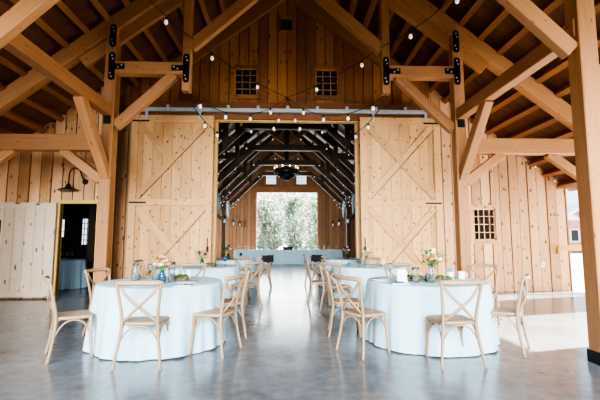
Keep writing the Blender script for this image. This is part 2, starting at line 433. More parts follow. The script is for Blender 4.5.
def frame(y, label, back=False, mat=None, plates=True, pc=3.37):
    """one hammer-beam frame; y is its front face"""
    mat = mat or M['timber']
    root = thing('timber_frame', label, 'timber frame', (0, y, 0), group=None)
    D = .21; yc = D / 2
    def B(name, p0, p1, w, d=D, off=0):
        return MB().bar((p0[0], yc + off, p0[1]), (p1[0], yc + off, p1[1]), d, w, (0, 0, 1) if abs(p1[0] - p0[0]) > abs(p1[1] - p0[1]) else (1, 0, 0)).build(name, mat, root, bevel=.010)
    for s in (-1, 1):
        px = pc * s
        post = MB().box(px - .105, px + .105, 0, D, 0.0, roofz(3.3) - .2, 2).build('post', mat, root, bevel=.010)
        B('hammer_beam', (3.27 * s, 4.60), (2.01 * s, 4.60), .24, .19)
        B('hammer_brace', (3.26 * s, 3.46), (2.18 * s, 4.50), .19, .13)
        hp = MB().box(min(1.86 * s, 2.02 * s), max(1.86 * s, 2.02 * s), .02, .18, 4.16, roofz(1.93) - .3, 2).build('hammer_post', mat, root, bevel=.008)
        B('arch_brace', (1.88 * s, 5.06), (.05 * s, 6.72), .22, .14)
        B('upper_brace', (3.95 * s, 4.72), (2.0 * s, 6.20), .23, .10, .03)
        # principal rafter in two pitches
        o = .15 + .17
        B('rafter', (0, roofz(0) - o), (XK * s, roofz(XK) - o), .29, .2)
        xe = XE - .1 if not back else 6.1
        B('rafter', (XK * s, roofz(XK) - o), (xe * s, roofz(xe) - o), .29, .2)
        ox = 5.95 if not back else 5.9
        B('tie_beam', (3.47 * s, 3.13), (ox * s, 3.13), .30, .19)
        B('knee_brace', (3.47 * s, 2.42), (4.22 * s, 3.0), .17, .13)
        B('knee_brace', ((ox - .08) * s, 2.46), ((ox - .83) * s, 3.0), .17, .13)
        MB().box(min((ox - .105) * s, (ox + .105) * s), max((ox - .105) * s, (ox + .105) * s), 0, D, 0, roofz(ox) - .4, 2).build('outer_post', mat, root, bevel=.010)
        if plates:
            tplate(root, None, px - .03 * s, 0, 5.22, .46, w=.12)
            tplate(root, None, px - .03 * s, 0, 4.61, .56, w=.12, arm=-s, arm_z=.0, arm_l=.18)
            tplate(root, None, 1.94 * s, .02, 4.60, .58, w=.12, arm=s, arm_l=.22)
            sh = MB().box(px - .115, px + .115, -.01, D + .01, 0, .13, 2, .5).build('post_shoe', M['steel'], root)
    if back:
        B('tie_bar', (-1.4, 4.92), (1.4, 4.92), .22, .2)
        for s in (-1, 1): B('long_brace', (3.26 * s, 3.05), (1.25 * s, 4.98), .20, .12, .09)
        B('king_post', (0, 5.0), (0, 7.0), .2, .2)
        for s in (-1, 1): MB().bar((0, yc, 5.1), (.9 * s, yc, 5.75), .14, .16).build('strut', M['timber'], root)  # lighter timber tone paints warm light onto these struts
    else:
        B('collar_beam', (-.95, 6.82), (.95, 6.82), .26, .2)
    return root
frame(4.10, 'nearest timber frame with a tall post at the right picture edge', pc=3.40)
frame(7.30, 'fir timber frame standing behind the front tables, with black bolted plates')
for y, w in ((12.1, 'first'), (15.1, 'second'), (18.1, 'third'), (21.15, 'fourth')):
    frame(y, 'silhouette-dark timber frame inside the back hall, %s from the barn door opening' % w, True, M['shadetimber'], False)

# long plates between the posts and their braces
for s, w in ((-1, 'left'), (1, 'right')):
    r = thing('plate_beam', 'long fir plate beam tying the %s row of posts together' % w, 'beam', (3.37 * s, 0, 0), group=None)
    MB().bar((0, 4.16, 3.74), (0, 7.46, 3.74), .17, .22).build('beam', M['timber'], r, bevel=.01)
    for yp in (7.30,):
        MB().bar((0, yp + .05, 2.50), (0, yp - 1.02, 3.66), .15, .19, (0, 1, 0)).build('long_brace', M['timber'], r, bevel=.01)
    # small steel angle at the post
    MB().box(-.06, .06, 7.26, 7.30, 3.48, 3.66, 2, .5).build('steel_plate', M['steel'], r)

# ---------------------------------------------------------------- barn doors, track, header
def barn_door(name, x0, x1, y, z0, z1, label, inner):
    root = thing(name, label, 'door', ((x0 + x1) / 2, y, z0), kind='structure')
    W = x1 - x0; H = z1 - z0; h = W / 2
    pl = MB(); n = 8
    for i in range(n):
        a = -h + .05 + (W - .1) * i / n; b = -h + .05 + (W - .1) * (i + 1) / n
        pl.box(a + .003, b - .003, .02, .055, .03, H - .03, 2)
    pl.build('plank_panel', M['door'], root)
    for s in (-1, 1):
        MB().box(min(s * h, s * (h - .17)), max(s * h, s * (h - .17)), -.012, .06, 0, H, 2).build('stile', M['doorx'], root, bevel=.004)
    for zc, hh in ((.09, .18), (H * .503, .17), (H - .09, .18)):
        MB().box(-h + .17, h - .17, -.012, .06, zc - hh / 2, zc + hh / 2, 0).build('rail', M['doorx'], root, bevel=.004)
    xi = h - .17
    for za, zb in ((.18, H * .503 - .085), (H * .503 + .085, H - .18)):
        for s in (-1, 1):
            # diagonal boards cut to the panel
            dx = 2 * xi; dz = zb - za; L = math.hypot(dx, dz); w = .15
            ins = w / 2 * L / dx * .5
            q = Vector((-s * dx, 0, -dz)).normalized() if s > 0 else Vector((s * dx, 0, -dz)).normalized()
            nrm = Vector((dz, 0, dx * (1 if s < 0 else -1))).normalized() * (w / 2 + .008)
            MB().bar(Vector((-s * (xi - .03), -.013, za + ins)) + nrm * .98, Vector((s * (xi - .03), -.013, zb - ins)) + nrm * .98, .008, .016, (0, 0, 1), .5).build('brace_edge_strip', M['gap'] if s > 0 else M['yellow'], root)  # dark strip stands in for the edge shadow, golden strip on the other brace
            MB().bar((-s * (xi - .03), .004 + (.004 if s > 0 else 0), za + ins), (s * (xi - .03), .004 + (.004 if s > 0 else 0), zb - ins), .03, w, (0, 0, 1)).build('diagonal_brace', M['door'], root, bevel=.003)
    # pull handle on the inner stile and dark latch plate
    hx = inner * (h - .08)
    MB().tube([(hx, -.012, 1.02), (hx, -.06, 1.05), (hx, -.06, 1.30), (hx, -.012, 1.33)], .012, 6).build('pull_handle', M['blackmetal'], root)
    MB().box(hx - .03, hx + .03, -.02, -.012, .98, 1.12, 2, .5).build('latch_plate', M['blackmetal'], root)
    # steel brace strap at the outer top
    MB().box(min(-inner * (h - .02), -inner * (h - .42)), max(-inner * (h - .02), -inner * (h - .42)), -.03, -.012, H - .17, H - .13, 0, .5).build('strap', M['blackmetal'], root)
    MB().box(min(-inner * (h - .02), -inner * (h - .42)), max(-inner * (h - .02), -inner * (h - .42)), -.03, -.012, H * .5 - .02, H * .5 + .02, 0, .5).build('strap', M['blackmetal'], root)
    for hxp in (-h + .35, h - .35):
        hg = MB().box(hxp - .03, hxp + .03, -.02, .0, H - .1, H + .16, 2, .5)
        hg.tube([(hxp, -.03, H + .12), (hxp, .03, H + .12)], .05, 10)
        hg.build('roller_hanger', M['track'], root)
barn_door('door_1', -3.83, -1.82, 9.60, .03, 4.40, 'tall pale knotty pine sliding barn door left of the opening', 1)
barn_door('door_2', 1.84, 3.88, 9.60, .03, 4.40, 'tall pale knotty pine sliding barn door right of the opening', -1)
t = thing('door_track', 'long grey galvanised sliding door track above both barn doors', 'door track', (0, 9.62, 4.55))
MB().box(-3.85, 3.95, -.05, .05, -.05, .05, 0, .5).build('rail', M['track'], t, bevel=.01)
for i in range(11):
    x = -3.7 + .745 * i
    MB().box(x - .035, x + .035, -.065, .2, -.02, .11, 2, .5).build('bracket', M['track'], t)
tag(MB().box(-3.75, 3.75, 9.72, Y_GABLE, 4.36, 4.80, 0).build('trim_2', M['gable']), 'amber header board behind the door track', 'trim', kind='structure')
tag(MB().box(-OPX - .1, OPX + .1, 9.80, 9.95, 4.33, 4.43, 0).build('trim_3', M['yellow']), 'golden lintel over the wide barn door opening', 'trim', kind='structure')
for i, s in ((4, -1), (5, 1)):
    tag(MB().box(min(s * 1.76, s * 1.83), max(s * 1.76, s * 1.83), 9.84, 9.98, 0, 4.32, 2).build('trim_%d' % i, M['yellow']), 'golden jamb of the barn door opening, %s side' % ('left' if s < 0 else 'right'), 'trim', kind='structure')

# ---------------------------------------------------------------- windows
def window(name, x0, x1, z0, z1, y, cols, rows, label, fm, mm, trim=.09, sash_rot=0, trim_on=True, pm='pane'):
    root = thing(name, label, 'window', ((x0 + x1) / 2, y, (z0 + z1) / 2), kind='structure')
    w = (x1 - x0) / 2; h = (z1 - z0) / 2
    if trim_on:
        f = MB()
        f.box(-w - trim, -w, -.035, .02, -h - trim, h + trim, 2); f.box(w, w + trim, -.035, .02, -h - trim, h + trim, 2)
        f.box(-w, w, -.035, .02, h, h + trim, 0); f.box(-w, w, -.045, .02, -h - trim, -h, 0)
        f.build('casing', fm, root)
    sash = MB(); t = .035
    sash.box(-w, -w + t, 0, .03, -h, h, 2); sash.box(w - t, w, 0, .03, -h, h, 2)
    sash.box(-w, w, 0, .03, -h, -h + t, 0); sash.box(-w, w, 0, .03, h - t, h, 0)
    for i in range(1, cols):
        x = -w + 2 * w * i / cols; sash.box(x - .011, x + .011, .004, .026, -h, h, 2)
    for j in range(1, rows):
        z = -h + 2 * h * j / rows; sash.box(-w, w, .004, .026, z - .011, z + .011, 0)
    so = sash.build('sash', mm, root)
    po = MB().box(-w + .01, w - .01, .012, .018, -h + .01, h - .01, 2, .5).build('pane', M[pm], so)
    if sash_rot:
        so.rotation_euler[0] = sash_rot; so.location = (0, .06, 0)
    return root
window('window_1', -1.36, -.76, 5.02, 5.75, Y_GABLE - .01, 3, 4, 'small gridded window high in the gable, left of the centre', M['gable'], M['timber'], pm='darkpane')
window('window_2', .74, 1.34, 5.02, 5.75, Y_GABLE - .01, 3, 4, 'small gridded window high in the gable, right of the centre', M['gable'], M['timber'], pm='darkpane')
window('window_3', WR[0], WR[1], WR[2], WR[3], YR - .01, 4, 4, 'small gridded window in the right aisle wall', M['siding'], M['siding'], sash_rot=0)
window('window_4', -1.30, -.64, 4.76, 5.63, Y_FAR + .01, 4, 4, 'bright gridded window over the far opening, left one', M['backsiding'], M['whitewash'], trim=.12)
window('window_5', .60, 1.26, 4.76, 5.63, Y_FAR + .01, 4, 4, 'bright gridded window over the far opening, right one', M['backsiding'], M['whitewash'], trim=.12)
for nm, x0, x1, z0, z1, y in (('trim_6', -1.95, -1.83, 0, 4.3, Y_FAR - .03), ('trim_7', 1.90, 2.02, 0, 4.3, Y_FAR - .03)):
    tag(MB().box(x0, x1, y - .03, y + .1, z0, z1, 2).build(nm, M['timber']), 'jamb of the bright far opening, %s side' % ('left' if x0 < 0 else 'right'), 'trim', kind='structure')
tag(MB().box(-2.0, 2.05, Y_FAR - .07, Y_FAR - .01, 4.25, 4.62, 0).build('trim_8', M['timber']), 'wide board over the bright far opening', 'trim', kind='structure')
# gable vent
v = thing('gable_vent', 'small dark louvred vent at the top of the gable', 'vent', (-.02, Y_GABLE - .02, 6.98))
f = MB(); f.box(-.2, -.15, -.02, .03, -.21, .21, 2); f.box(.15, .2, -.02, .03, -.21, .21, 2); f.box(-.15, .15, -.02, .03, .16, .21, 0); f.box(-.15, .15, -.02, .03, -.21, -.16, 0)
f.build('frame', M['gable'], v)
f = MB()
for i in range(4): f.bar((-.15, .03, -.12 + i * .08), (.15, .03, -.12 + i * .08), .06, .012, (0, .6, .8))
f.build('louvre', M['brownbox'], v)
MB().box(-.16, .16, .07, .08, -.17, .17, 0).build('backing', M['blackmetal'], v)

# ---------------------------------------------------------------- left aisle: doorway, sliding door, lamp, side room
mb = MB()
mb.box(-5.32, -5.24, YL - .03, YL + .12, 0, 2.15, 2); mb.box(-4.40, -4.32, YL - .03, YL + .12, 0, 2.15, 2); mb.box(-5.32, -4.32, YL - .03, YL + .12, 2.15, 2.23, 0)
tag(mb.build('trim_9', M['yellow']), 'golden frame of the dark side doorway', 'trim', kind='structure')
sd = thing('door_3', 'whitewashed sliding plank door on the left aisle wall', 'door', (-6.07, YL - .12, .04), kind='structure')
mb = MB()
for i in range(7): mb.box(-.80 + i * .2286 + .003, -.80 + (i + 1) * .2286 - .003, 0, .05, 0, 2.12, 2)
mb.build('plank_panel', M['whitewash'], sd)
for z in (.06, 2.06): MB().box(-.8, .8, -.015, 0, z - .06, z + .06, 0).build('rail', M['whitewash'], sd)
MB().tube([(-.40, -.0, .98), (-.40, -.05, 1.0), (-.40, -.05, 1.16), (-.40, 0, 1.18)], .014, 6).build('pull_handle', M['blackmetal'], sd)
MB().box(-.46, -.40, -.012, 0, 1.42, 1.72, 2, .5).build('lock_plate', M['blackmetal'], sd)

lamp = thing('wall_lamp', 'black gooseneck barn lamp on the left aisle wall beside the post', 'lamp', (-4.70, YL, 2.66))
MB().tube([(0, -.0, 0), (0, -.03, 0)], .065, 12).build('wall_mount', M['blackmetal'], lamp)
pts = [(0, -.03, 0), (0, -.10, .02)]
for i in range(9):
    a = PI * i / 8
    pts.append((-.06 - .13 * (1 - math.cos(a)) * .5 * 1.6, -.10 - .10 * i / 8, .18 + .12 * math.sin(a) - (.0 if i < 4 else .0)))
pts.append((-.27, -.22, .02)); pts.append((-.27, -.22, -.10))
MB().tube(pts, .016, 8).build('gooseneck_arm', M['blackmetal'], lamp)
sh = MB().lathe([(.03, .03), (.05, .0), (.06, -.04), (.10, -.07), (.215, -.115), (.22, -.13)], 24, (-.27, -.22, -.10)).build('lamp_shade', M['blackmetal'], lamp)
MB().lathe([(.205, -.128), (.10, -.085), (.04, -.06), (.001, -.06)], 24, (-.27, -.22, -.10)).build('shade_lining', M['shadein'], sh)
# side room
sr = MB()
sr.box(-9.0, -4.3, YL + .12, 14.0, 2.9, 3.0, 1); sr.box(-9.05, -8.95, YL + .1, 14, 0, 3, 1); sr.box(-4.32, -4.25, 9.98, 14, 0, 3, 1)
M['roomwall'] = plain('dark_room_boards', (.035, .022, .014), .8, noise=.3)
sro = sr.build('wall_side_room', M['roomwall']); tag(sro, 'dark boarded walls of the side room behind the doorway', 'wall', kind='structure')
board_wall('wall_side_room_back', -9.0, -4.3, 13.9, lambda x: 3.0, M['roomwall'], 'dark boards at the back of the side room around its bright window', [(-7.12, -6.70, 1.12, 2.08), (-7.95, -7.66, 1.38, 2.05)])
tag(MB().box(-9.0, -7.0, YL + .1, 14.0, -.2, -.001, 1).build('floor_side_room', M['concrete']), 'concrete floor of the side room', 'floor', kind='structure')
# ---------------------------------------------------------------- chairs
def smooth_path(pts, n=4):
    out = []
    P = [Vector(p) for p in pts]
    for i in range(len(P) - 1):
        p0 = P[max(0, i - 1)]; p1 = P[i]; p2 = P[i + 1]; p3 = P[min(len(P) - 1, i + 2)]
        for k in range(n):
            t = k / n
            out.append(.5 * ((2 * p1) + (p2 - p0) * t + (2 * p0 - 5 * p1 + 4 * p2 - p3) * t * t + (3 * p1 - p0 - 3 * p2 + p3) * t ** 3))
    out.append(P[-1]); return out
def make_chair(label):
    c = thing('dining_chair', label, 'chair', group=None)
    cm = M['chair']
    for s in (-1, 1):
        MB().tube(smooth_path([(.235 * s, -.235, 0), (.218 * s, -.205, .14), (.190 * s, -.178, .34), (.180 * s, -.172, .46), (.186 * s, -.190, .58), (.205 * s, -.222, .74), (.222 * s, -.250, .865)], 3), [.0165] * 6 + [.019] * 7 + [.0165] * 6, 8).build('leg', cm, c)
        MB().tube(smooth_path([(.195 * s, .165, .455), (.200 * s, .172, .25), (.215 * s, .190, 0)], 3), [.020, .02, .019, .018, .017, .016, .015], 8).build('leg', cm, c)
    # bowed top rail, flat oval section
    pts = []
    for i in range(11):
        u = -1 + i / 5; pts.append((.245 * u, -.248 - .045 * (1 - u * u), .872 + .004 * (1 - u * u)))
    MB().tube(pts, .014, 8, ry=[.018] + [.026] * 9 + [.018]).build('top_rail', cm, c)
    for s in (-1, 1):
        MB().tube(smooth_path([(.205 * s, -.232, .845), (.10 * s, -.245 - .006 * s, .72), (0, -.238 - .008 * s, .632), (-.095 * s, -.205 - .006 * s, .54), (-.170 * s, -.176, .475)], 3), .010, 6, ry=.017, up=(1, 0, 0) if False else None).build('cross_bar', cm, c)
    # seat: rounded trapezoid rim and woven panel
    def outline(k, n=28):
        o = []
        for i in range(n):
            a = 2 * PI * i / n; ca, sa = math.cos(a), math.sin(a)
            x = math.copysign(abs(ca) ** .45, ca); y = math.copysign(abs(sa) ** .45, sa)
            w = .205 + .022 * y
            o.append((x * w * k, .002 + y * .20 * k))
        return o
    n = 28; mb = MB()
    for k, z in ((.97, .437), (1.0, .445), (1.0, .462), (.97, .470), (.80, .470)):
        for x, y in outline(k): mb.v.append(Vector((x, y, z)))
    for r in range(4):
        for i in range(n):
            j = (i + 1) % n
            mb.face((r * n + i, r * n + j, (r + 1) * n + j, (r + 1) * n + i), [(i * .05, r * .02), (i * .05 + .05, r * .02), (i * .05 + .05, r * .02 + .02), (i * .05, r * .02 + .02)], .4, True)
    mb.face([i for i in range(n)][::-1], [(0, 0)] * n, .4)
    seat = mb.build('seat', cm, c)
    mb = MB()
    o = outline(.82)
    for x, y in o: mb.v.append(Vector((x, y, .4715)))
    mb.v.append(Vector((0, 0, .476)))
    for i in range(n):
        j = (i + 1) % n; mb.face((i, j, n), [o[i], o[j], (0, 0)], .5, True)
    mb.build('woven_panel', M['rattan'], seat)
    # bentwood arches under the seat
    def arch(p0, p1, zt):
        p0 = Vector(p0); p1 = Vector(p1); pts = []
        for i in range(9):
            u = i / 8; q = p0.lerp(p1, u); h = 1 - abs(2 * u - 1) ** 2.6
            pts.append((q.x, q.y, p0.z + (zt - p0.z) * h))
        MB().tube(pts, .0095, 6).build('seat_arch', cm, c)
    arch((-.20, .172, .27), (.20, .172, .27), .428)
    arch((-.196, -.182, .27), (.196, -.182, .27), .428)
    for s in (-1, 1): arch((.197 * s, -.178, .27), (.20 * s, .170, .27), .43)
    return c

CHAIRS = [
    # x, y, facing (dx, dy), label
    (-1.51, 4.37, (-.03, 1), 'pale cross-back chair at the front of the left front table, its back to the viewer'),
    (-.84, 4.80, (-.94, .33), 'pale cross-back chair on the aisle side of the left front table, nearest to the viewer'),
    (-2.45, 4.70, (.85, .53), 'pale cross-back chair at the left end, side-on before the side doorway'),
    (-.79, 5.62, (-1, -.12), 'cross-back chair behind the nearest aisle chair of the left front table'),
    (-2.50, 5.80, (.95, -.30), 'cross-back chair on the far left side of the left front table, before the dark doorway'),
    (-1.65, 6.82, (0, -1), 'cross-back chair on the far side of the left front table, facing the viewer'),
    (1.79, 4.30, (-.08, 1), 'pale cross-back chair at the front of the right front table, its back to the viewer'),
    (.92, 4.73, (.86, .51), 'cross-back chair on the aisle side of the right front table, nearest to the viewer'),
    (2.63, 4.78, (-.80, .61), 'pale cross-back chair standing right of the right front table near the sun patch'),
    (.83, 5.62, (1, -.10), 'cross-back chair behind the nearest aisle chair of the right front table'),
    (1.97, 6.72, (0, -1), 'cross-back chair on the far side of the right front table, facing the viewer'),
    (3.22, 6.42, (-.5, -.87), 'cross-back chair beyond the right front table, before the small aisle window'),
    (-.80, 7.78, (-.75, .66), 'cross-back chair with a dark jacket at the aisle side of the second left table'),
    (-2.50, 7.46, (.72, .70), 'cross-back chair at the near left side of the second left table'),
    (-2.82, 8.34, (1, 0), 'cross-back chair at the wall side of the second left table'),
    (-1.15, 9.22, (-.5, -.86), 'cross-back chair at the far side of the second left table'),
    (.95, 7.45, (.62, .78), 'cross-back chair with its back to the viewer at the second right table'),
    (.68, 8.2, (1, .0), 'cross-back chair at the aisle side of the second right table'),
    (1.98, 9.22, (-.2, -1), 'cross-back chair before the right barn door at the second right table'),
    (2.75, 7.95, (-.95, .25), 'cross-back chair on the right side of the second right table'),
    (-.72, 10.45, (-.75, .6), 'cross-back chair at the left table just inside the back hall'),
    (-.66, 11.45, (-1, -.1), 'cross-back chair at the aisle side of the left back hall table'),
    (.78, 11.70, (1, -.05), 'cross-back chair seen side-on at the right back hall table'),
    (.98, 10.70, (.6, .8), 'cross-back chair with a black cloth at the right back hall table'),
]
proto = None
for x, y, d, lab in CHAIRS:
    rz = math.atan2(-d[0], d[1])
    if proto is None:
        proto = make_chair(lab); proto['group'] = 'cross-back chairs around the round tables'; proto.location = (x, y, 0); proto.rotation_euler[2] = rz
    else: dup(proto, (x, y, 0), rz, lab)

# ---------------------------------------------------------------- round tables with cloths
TABLES = [(-1.63, 5.28, .775, 'left front'), (1.88, 5.30, .78, 'right front'), (-1.75, 8.30, .78, 'second left'), (1.72, 8.25, .78, 'second right'), (-1.66, 11.3, .78, 'left back hall'), (1.76, 11.5, .78, 'right back hall')]
def cloth_round(r, seed):
    random.seed(seed)
    mb = MB(); n = 160
    fol = [(random.randint(7, 9), rnd(0, 6.28), .5), (random.randint(12, 15), rnd(0, 6.28), .6), (random.randint(19, 24), rnd(0, 6.28), .35), (random.randint(33, 40), rnd(0, 6.28), .16)]
    rings = [(.0, .772, 0)] + [(.3, .772, 0), (.7, .772, 0), (.965, .772, 0), (.992, .768, .03), (1.0, .757, .07)]
    for i in range(1, 13):
        t = i / 12; rings.append((1.0 + .07 * t ** .8, .757 - .747 * t, .1 + .9 * t))
    for k, z, am in rings:
        for i in range(n):
            a = 2 * PI * i / n
            w = sum(c * math.sin(f * a + p + .25 * am) for f, p, c in fol)
            rr = r * k + am * (.034 * w + .012 * abs(math.sin(11.5 * a + fol[0][1])) ** .5 - .006)
            zz = z + (.012 * max(0, w) if z < .02 else 0)
            mb.v.append(Vector((rr * math.cos(a), rr * math.sin(a), zz)))
    for j in range(1, len(rings) - 1):
        for i in range(n):
            i2 = (i + 1) % n
            mb.face((j * n + i, (j + 1) * n + i, (j + 1) * n + i2, j * n + i2), [(0, 0), (0, 1), (1, 1), (1, 0)], .5, True)
    b = len(mb.v); mb.v.append(Vector((0, 0, .772)))
    for i in range(n): mb.face((b, n + i, n + (i + 1) % n), [(0, 0)] * 3, .5, True)
    return mb
M['ply'] = plain('birch_ply', (.50, .36, .22), .6, noise=.1)
tb = thing('round_table', 'round folding table hidden under the white cloth of the left front setting', 'table', (TABLES[0][0], TABLES[0][1], 0), group='round guest tables')
MB().lathe([(.75, .735), (.77, .74), (.77, .758), (.75, .762)], 40).build('tabletop', M['ply'], tb)
for i in range(4):
    a = PI / 4 + PI / 2 * i
    MB().tube([(.40 * math.cos(a), .40 * math.sin(a), .735), (.52 * math.cos(a), .52 * math.sin(a), 0)], .016, 8).build('leg', M['blackmetal'], tb)
for i, (x, y, r, w) in enumerate(TABLES):
    if i: dup(tb, (x, y, 0), 0, 'round folding table hidden under the white cloth of the %s setting' % w, scale=(r / .80, r / .80, 1))
    o = cloth_round(r, 40 + i).build('tablecloth', M['linen'], None, (x, y, 0))
    tag(o, 'white floor-length cloth on the %s round table' % w, 'tablecloth', 'white round tablecloths')
random.seed(11)
# head table
ht = thing('banquet_table', 'long head table under a white cloth before the bright far opening', 'table', (.12, 21.75 - .2, 0))
MB().box(-2.85, 2.85, -.36, .36, .73, .76, 0).build('tabletop', M['ply'], ht)
for x in (-2.6, 0, 2.6):
    for y in (-.28, .28): MB().tube([(x, y, 0), (x, y, .73)], .018, 8).build('leg', M['blackmetal'], ht)
mb = MB()
def rect_cloth(hw, hd, zt):
    per = []
    step = .06
    def seg(a, b):
        L = (Vector(b) - Vector(a)).length; n = max(2, int(L / step))
        for i in range(n): per.append(Vector(a).lerp(Vector(b), i / n))
    seg((-hw, -hd), (hw, -hd)); seg((hw, -hd), (hw, hd)); seg((hw, hd), (-hw, hd)); seg((-hw, hd), (-hw, -hd))
    n = len(per); m = MB()
    for j, (z, am) in enumerate(((zt, 0), (zt - .03, .2), (zt - .3, .5), (.02, 1))):
        for i, p in enumerate(per):
            nrm = Vector((p.x / hw if abs(abs(p.x) - hw) < .01 else 0, p.y / hd if abs(abs(p.y) - hd) < .01 else 0))
            q = p + nrm * (.025 * am + .018 * am * math.sin(i * .9) + .012 * am * math.sin(i * 2.3))
            m.v.append(Vector((q.x, q.y, z)))
    for j in range(3):
        for i in range(n):
            i2 = (i + 1) % n; m.face((j * n + i, (j + 1) * n + i, (j + 1) * n + i2, j * n + i2), [(0, 0)] * 4, .5, True)
    m.face(list(range(n)), [(0, 0)] * n, .5)
    return m
tag(rect_cloth(2.90, .40, .772).build('tablecloth', M['linen'], None, (.12, 21.55, 0)), 'long white cloth on the head table before the far opening', 'tablecloth')

# side room table
st = thing('side_table', 'round table under a cloth in the dark side room', 'table', (-6.15, 11.2, 0))
MB().lathe([(.5, .735), (.5, .76)], 32).build('tabletop', M['ply'], st)
for a in (0.8, 2.4, 3.9, 5.5): MB().tube([(.35 * math.cos(a), .35 * math.sin(a), 0), (.35 * math.cos(a), .35 * math.sin(a), .735)], .018, 8).build('leg', M['blackmetal'], st)
tag(cloth_round(.56, 77).build('tablecloth', M['linen'], None, (-6.15, 11.2, 0)), 'white cloth on the table inside the dark side room', 'tablecloth')
window('window_6', -7.12, -6.70, 1.12, 2.08, 13.88, 4, 5, 'bright gridded window at the back of the side room', M['roomwall'], M['brownbox'], trim=.06)
window('window_7', -7.95, -7.66, 1.38, 2.05, 13.88, 2, 3, 'pale blue window deep in the side room', M['roomwall'], M['brownbox'], trim=.05)
M['skypane'] = emit('daylit_pane', (.75, .85, .95), .9)
# ---------------------------------------------------------------- table settings
ZT = .774
def wineglass(name, label, x, y, z, mat, h=.2, r=.042, group=None):
    t = thing(name, label, 'glass', (x, y, z), group=group)
    MB().lathe([(.036, 0), (.034, .004), (.006, .012), (.005, h * .48)], 16).build('stem', mat, t)
    MB().lathe([(.005, h * .48), (.028, h * .54), (r, h * .68), (r * .98, h * .85), (r * .84, h), (r * .80, h), (r * .92, h * .85), (r * .93, h * .69), (.022, h * .56), (.001, h * .52)], 16).build('bowl', mat, t)
    return t
def vase(name, label, x, y, z, mat, h, r, neck=.6, cat='vase', group=None):
    mb = MB().lathe([(r * .85, 0), (r, .01), (r, h * .55), (r * neck, h * .78), (r * neck, h), (r * neck * .86, h), (r * neck * .86, h * .79), (r * .9, h * .55), (r * .9, .015), (.001, .012)], 18)
    o = mb.build(name, mat, None, (x, y, z)); tag(o, label, cat, group); return o
def bouquet(label, x, y, z, zs, R, cols, seed, nfl=9, nleaf=70, group=None, leaf='stem'):
    """flower bouquet whose stems start at zs below z; z is the rim of its vase"""
    random.seed(seed)
    t = thing('flower_bouquet', label, 'flowers', (x, y, z), group=group)
    st_ = MB(); lf = MB()
    for i in range(nfl):
        a = 2 * PI * i / nfl + rnd(-.3, .3); e = rnd(.15, 1.0); rr = R * (.25 + .75 * (1 - e) * 1.0) * rnd(.6, 1.0)
        p = Vector((rr * math.cos(a), rr * math.sin(a), R * (.35 + .95 * e)))
        st_.tube([(p.x * .08, p.y * .08, -zs), (p.x * .2, p.y * .2, 0), tuple(p)], .003, 5)
        c = cols[i % len(cols)]; fr = rnd(.7, 1.15) * R * .21
        f = MB(); f.blob((0, 0, 0), fr, .8, 10, 6)
        for k in range(6):
            b = 2 * PI * k / 6; f.blob((fr * .55 * math.cos(b), fr * .55 * math.sin(b), -.15 * fr), fr * .62, .75, 8, 5)
        f.build('flower_head', M[c], t, tuple(p))
    for i in range(nleaf):
        a = rnd(0, 6.28); e = rnd(-.1, 1.2); rr = R * rnd(.5, 1.15)
        p = Vector((rr * math.cos(a), rr * math.sin(a), R * e)); L = R * rnd(.28, .5)
        d = Vector((math.cos(a), math.sin(a), rnd(-.2, .9))).normalized(); sd = d.cross(Vector((0, 0, 1))).normalized() * L * .28
        lf.quad(p, p + d * L * .5 + sd, p + d * L, p + d * L * .5 - sd)
        if i % 4 == 0: st_.tube([(0, 0, 0), tuple(p)], .002, 4)
    st_.build('stems', M['stem'], t); lf.build('leaves', M['leafB'] if leaf == 'leaf' else M['stem'], t)
    return t
def wood_slice(label, x, y, z, r, seed):
    random.seed(seed)
    t = thing('wood_slice', label, 'wood slice', (x, y, z))
    prof = MB().lathe([(r * .97, 0), (r, .006), (r, .026), (r * .97, .03)], 26)
    for i, v in enumerate(prof.v): prof.v[i] = Vector((v.x * (1 + .06 * math.sin(3 * math.atan2(v.y, v.x))), v.y, v.z))
    prof.build('bark_disc', M['bark'], t)
    mo = MB()
    for i in range(22):
        a = rnd(0, 6.28); q = r * rnd(.45, .9); mo.blob((q * math.cos(a), q * math.sin(a), .03 + rnd(.0, .02)), rnd(.02, .036), .9, 8, 5, jit=.004)
    mo.build('moss', M['moss'], t)
    pb = MB()
    for i in range(30):
        a = rnd(0, 6.28); q = r * rnd(.9, 1.02); pb.blob((q * math.cos(a), q * math.sin(a), .035 + rnd(0, .012)), rnd(.010, .018), .7, 7, 4)
    o = pb.build('pebbles', M['pebble'], t); o['kind'] = 'stuff'
    random.seed(seed + 5)
def napkin(label, x, y, rz, w=.20, d=.14, group='folded napkins laid at the place settings'):
    mb = MB()
    mb.box(-w / 2, w / 2, -d / 2, d / 2, 0, .006, 0, .5); mb.box(-w / 2 + .004, w / 2 - .006, -d / 2 + .004, d / 2 - .002, .006, .013, 0, .5)
    tag(mb.build('napkin', M['linen'], None, (x, y, ZT - .001), rotz=rz), label, 'napkin', group)
def plate(label, x, y, z, r=.13, group='white plates on the round tables'):
    tag(MB().lathe([(r * .55, 0), (r * .6, .004), (r, .016), (r, .020), (r * .62, .008), (.001, .007)], 28).build('plate', M['white'], None, (x, y, z)), label, 'plate', group)
def knife(label, x, y, rz):
    t = thing('table_knife', label, 'cutlery', (x, y, ZT + .013), rz, group='dark cutlery at the place settings')
    MB().box(-.11, 0, -.008, .008, 0, .004, 0, .5).build('blade', M['steel'], t); MB().tube([(0, 0, .006), (.1, 0, .006)], .008, 6).build('handle', M['steel'], t)

